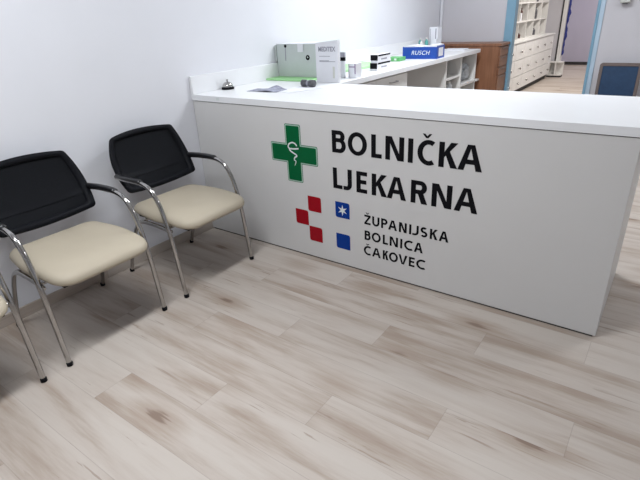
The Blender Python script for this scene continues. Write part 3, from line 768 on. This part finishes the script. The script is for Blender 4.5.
bm = bmesh.new(); lathe(bm, [(0.006, 0), (0.006, 0.0012)], (0.092, -0.0978, 0.147), 16, 'y'); obj('mark_centre', bm, M['greybox'], rm)
# white carton with print
wc = thing('white_carton', 'upright white carton with grey printed capitals beside the grey box', 'box', (0.60, 0.825, ZT))
obj('body', B((-0.097, 0.097, -0.05, -0.018, 0, 0.268)), M['card'], wc, bevel=0.0015)
bm = bmesh.new(); loft(bm, [[(-0.097, -0.05, 0.2685), (-0.097, -0.018, 0.2685), (-0.097, -0.018, 0.270), (-0.097, -0.05, 0.270)], [(0.097, -0.05, 0.2685), (0.097, -0.018, 0.2685), (0.097, -0.018, 0.288), (0.097, -0.05, 0.288)]]); obj('lid_flap', bm, M['card'], wc)
text_mesh('MEDITEX', 'MEDITEX', -0.07, 0.078, 0.212, 0.032, y=-0.0507, th=0.0008, bold=0.035, m='greyprint', name='print', par=wc, label='grey printed capitals')
for z, x1 in ((0.178, 0.03), (0.148, 0.02), (0.142, 0.075)):
    obj('print_line', B((-0.065, x1, -0.0509, -0.0502, z, z + 0.004)), M['greyprint'], wc)
obj('print_line', B((0.05, 0.068, -0.0509, -0.0502, 0.03, 0.11)), M['plate'], wc)
# small things right of the carton
t = carton('medicine_box', 'narrow upright pack with dark band just right of the white carton', 0.553, 0.590, 1.02, 1.04, ZT, 1.19)
obj('band', rel(B((0.5525, 0.5905, 1.0192, 1.0408, 1.125, 1.152)), t), M['text'], t); obj('top_print', rel(B((0.5525, 0.5905, 1.0192, 1.0408, 1.153, 1.186)), t), M['greyprint'], t)
t = carton('medicine_box', 'small white box with purple edges on the worktop beside the carton', 0.622, 0.685, 1.03, 1.12, ZT, 1.105)
obj('side_print', rel(B((0.6215, 0.628, 1.0292, 1.0299, ZT + 0.004, 1.10), (0.676, 0.6855, 1.0292, 1.0299, ZT + 0.03, 1.105), (0.628, 0.676, 1.0292, 1.0299, 1.078, 1.086)), t), M['purple'], t)
# pale green folder further along
fo = obj('green_folder', B((-0.16, 0.16, -0.33, 0.33, 0, 0.02)), M['folderpale'], bevel=0.003); fo.location = (0.26, 1.68, ZT); fo.rotation_euler.z = -0.12
tag(fo, 'pale green folder lying on the worktop by the wall upstand', 'folder')
# twin black and white boxes, stacked
for k, lab in ((0, 'lower of two stacked white boxes with black ends on the worktop'), (1, 'upper of two stacked white boxes with black ends on the worktop')):
    z = ZT + 0.0635 * k
    t = carton('glove_box', lab, 0.545, 0.612, 1.49 + 0.01 * k, 1.725, z, z + 0.063)
    a = obj('black_end', rel(B((0.5445 if k else 0.545, 0.6125, 1.4885 + 0.01 * k, 1.4898 + 0.01 * k, z + (0.016 if k == 0 else 0.018), z + 0.0625)), t), M['text'], t)
    obj('edge_stripe', rel(B((0.6122, 0.6128, 1.50 + 0.01 * k, 1.72, z + 0.050, z + 0.0625)), t), M['text'], t)
    obj('side_print', rel(B((0.6122, 0.6127, 1.56, 1.66, z + 0.02, z + 0.032)), t), M['greyprint'], t)
# mid green box
t = carton('green_box', 'small green box with white print left of the blue box', 0.28, 0.425, 2.26, 2.40, ZT, 1.036, 'greenbox')
obj('side_print', rel(B((0.37, 0.395, 2.2592, 2.2598, 1.010, 1.028), (0.31, 0.335, 2.2592, 2.2598, 1.010, 1.028)), t), M['whitefilm'], t)
# blue box
bb = thing('blue_box', 'bright blue open box with white RUSCH lettering on the worktop', 'box', (0.51, 2.63, ZT), 0.06)
bm = B((-0.178, 0.178, -0.11, 0.11, 0, 0.085)); obj('body', bm, M['bluebox'], bb, bevel=0.002)
bm = B((-0.1785, 0.1785, -0.112, -0.1102, 0, 0.112), (-0.1785, 0.1785, 0.1102, 0.112, 0, 0.112), (-0.1805, -0.1787, -0.112, 0.112, 0, 0.115), (0.1787, 0.1805, -0.112, 0.112, 0, 0.118)); obj('side_walls', bm, M['bluebox'], bb)
sheet_ = sheet('contents', None, 0, 0, 0.345, 0.212, 0, lambda u, v: 0.006 * math.sin(u * 9) + 0.006 * u, m='card', z=0, th=0.02); sheet_.parent = bb; del sheet_['category']; sheet_.location = (0, 0, 0.098)
obj('end_label', B((0.1808, 0.1815, -0.06, 0.07, 0.02, 0.10)), M['card'], bb)
def it(x, y, z): return Vector((x + (z - 0.04) * 0.25, -0.1125 - y, z))
text_mesh('RUSCH', 'RUSCH', -0.085, 0.10, 0.040, 0.038, bold=0.0, spacing=1.08, m='whitefilm', name='lettering', par=bb, label='white slanted lettering reading RUSCH', xform=it, th=0.0008)
# bottles and box at the far end of the worktop
bottle(0.105, 3.42, ZT, 0.020, 0.145, 'left small bottle with teal label standing behind the blue box', 'cyan', 'white')
bottle(0.185, 3.42, ZT, 0.020, 0.150, 'small bottle with teal label right beside the tall white box', 'cyan', 'white')
bottle(0.145, 3.37, ZT, 0.018, 0.135, 'white bottle between the two teal bottles behind the blue box', 'white', 'white')
t = carton('tall_white_box', 'tall white box standing against the wall behind the blue box', 0.18, 0.285, 3.50, 3.62, ZT, 1.257)
obj('side_print', rel(B((0.19, 0.196, 3.4992, 3.4998, 1.05, 1.24), (0.255, 0.268, 3.4992, 3.4998, 1.05, 1.24)), t), M['greyprint'], t)
t = carton('tall_white_box', 'lower white box in front of the tall white box behind the blue box', 0.225, 0.29, 3.455, 3.49, ZT, 1.13)
bm = bmesh.new(); tube(bm, [(0.36, 3.74, ZT + 0.007), (0.36, 3.74, 1.20), (0.33, 3.75, 1.25), (0.30, 3.74, 1.21)], 0.006); tag(obj('cable', bm, M['greyprint'], smooth=True), 'thin grey cable standing up at the far end of the worktop', 'cable') if False else bm.free()
sheet('paper_pad', 'stack of white papers at the far end of the worktop near the brown chest', 0.48, 3.60, 0.24, 0.2, 0.1, lambda u, v: 0.0, th=0.012)
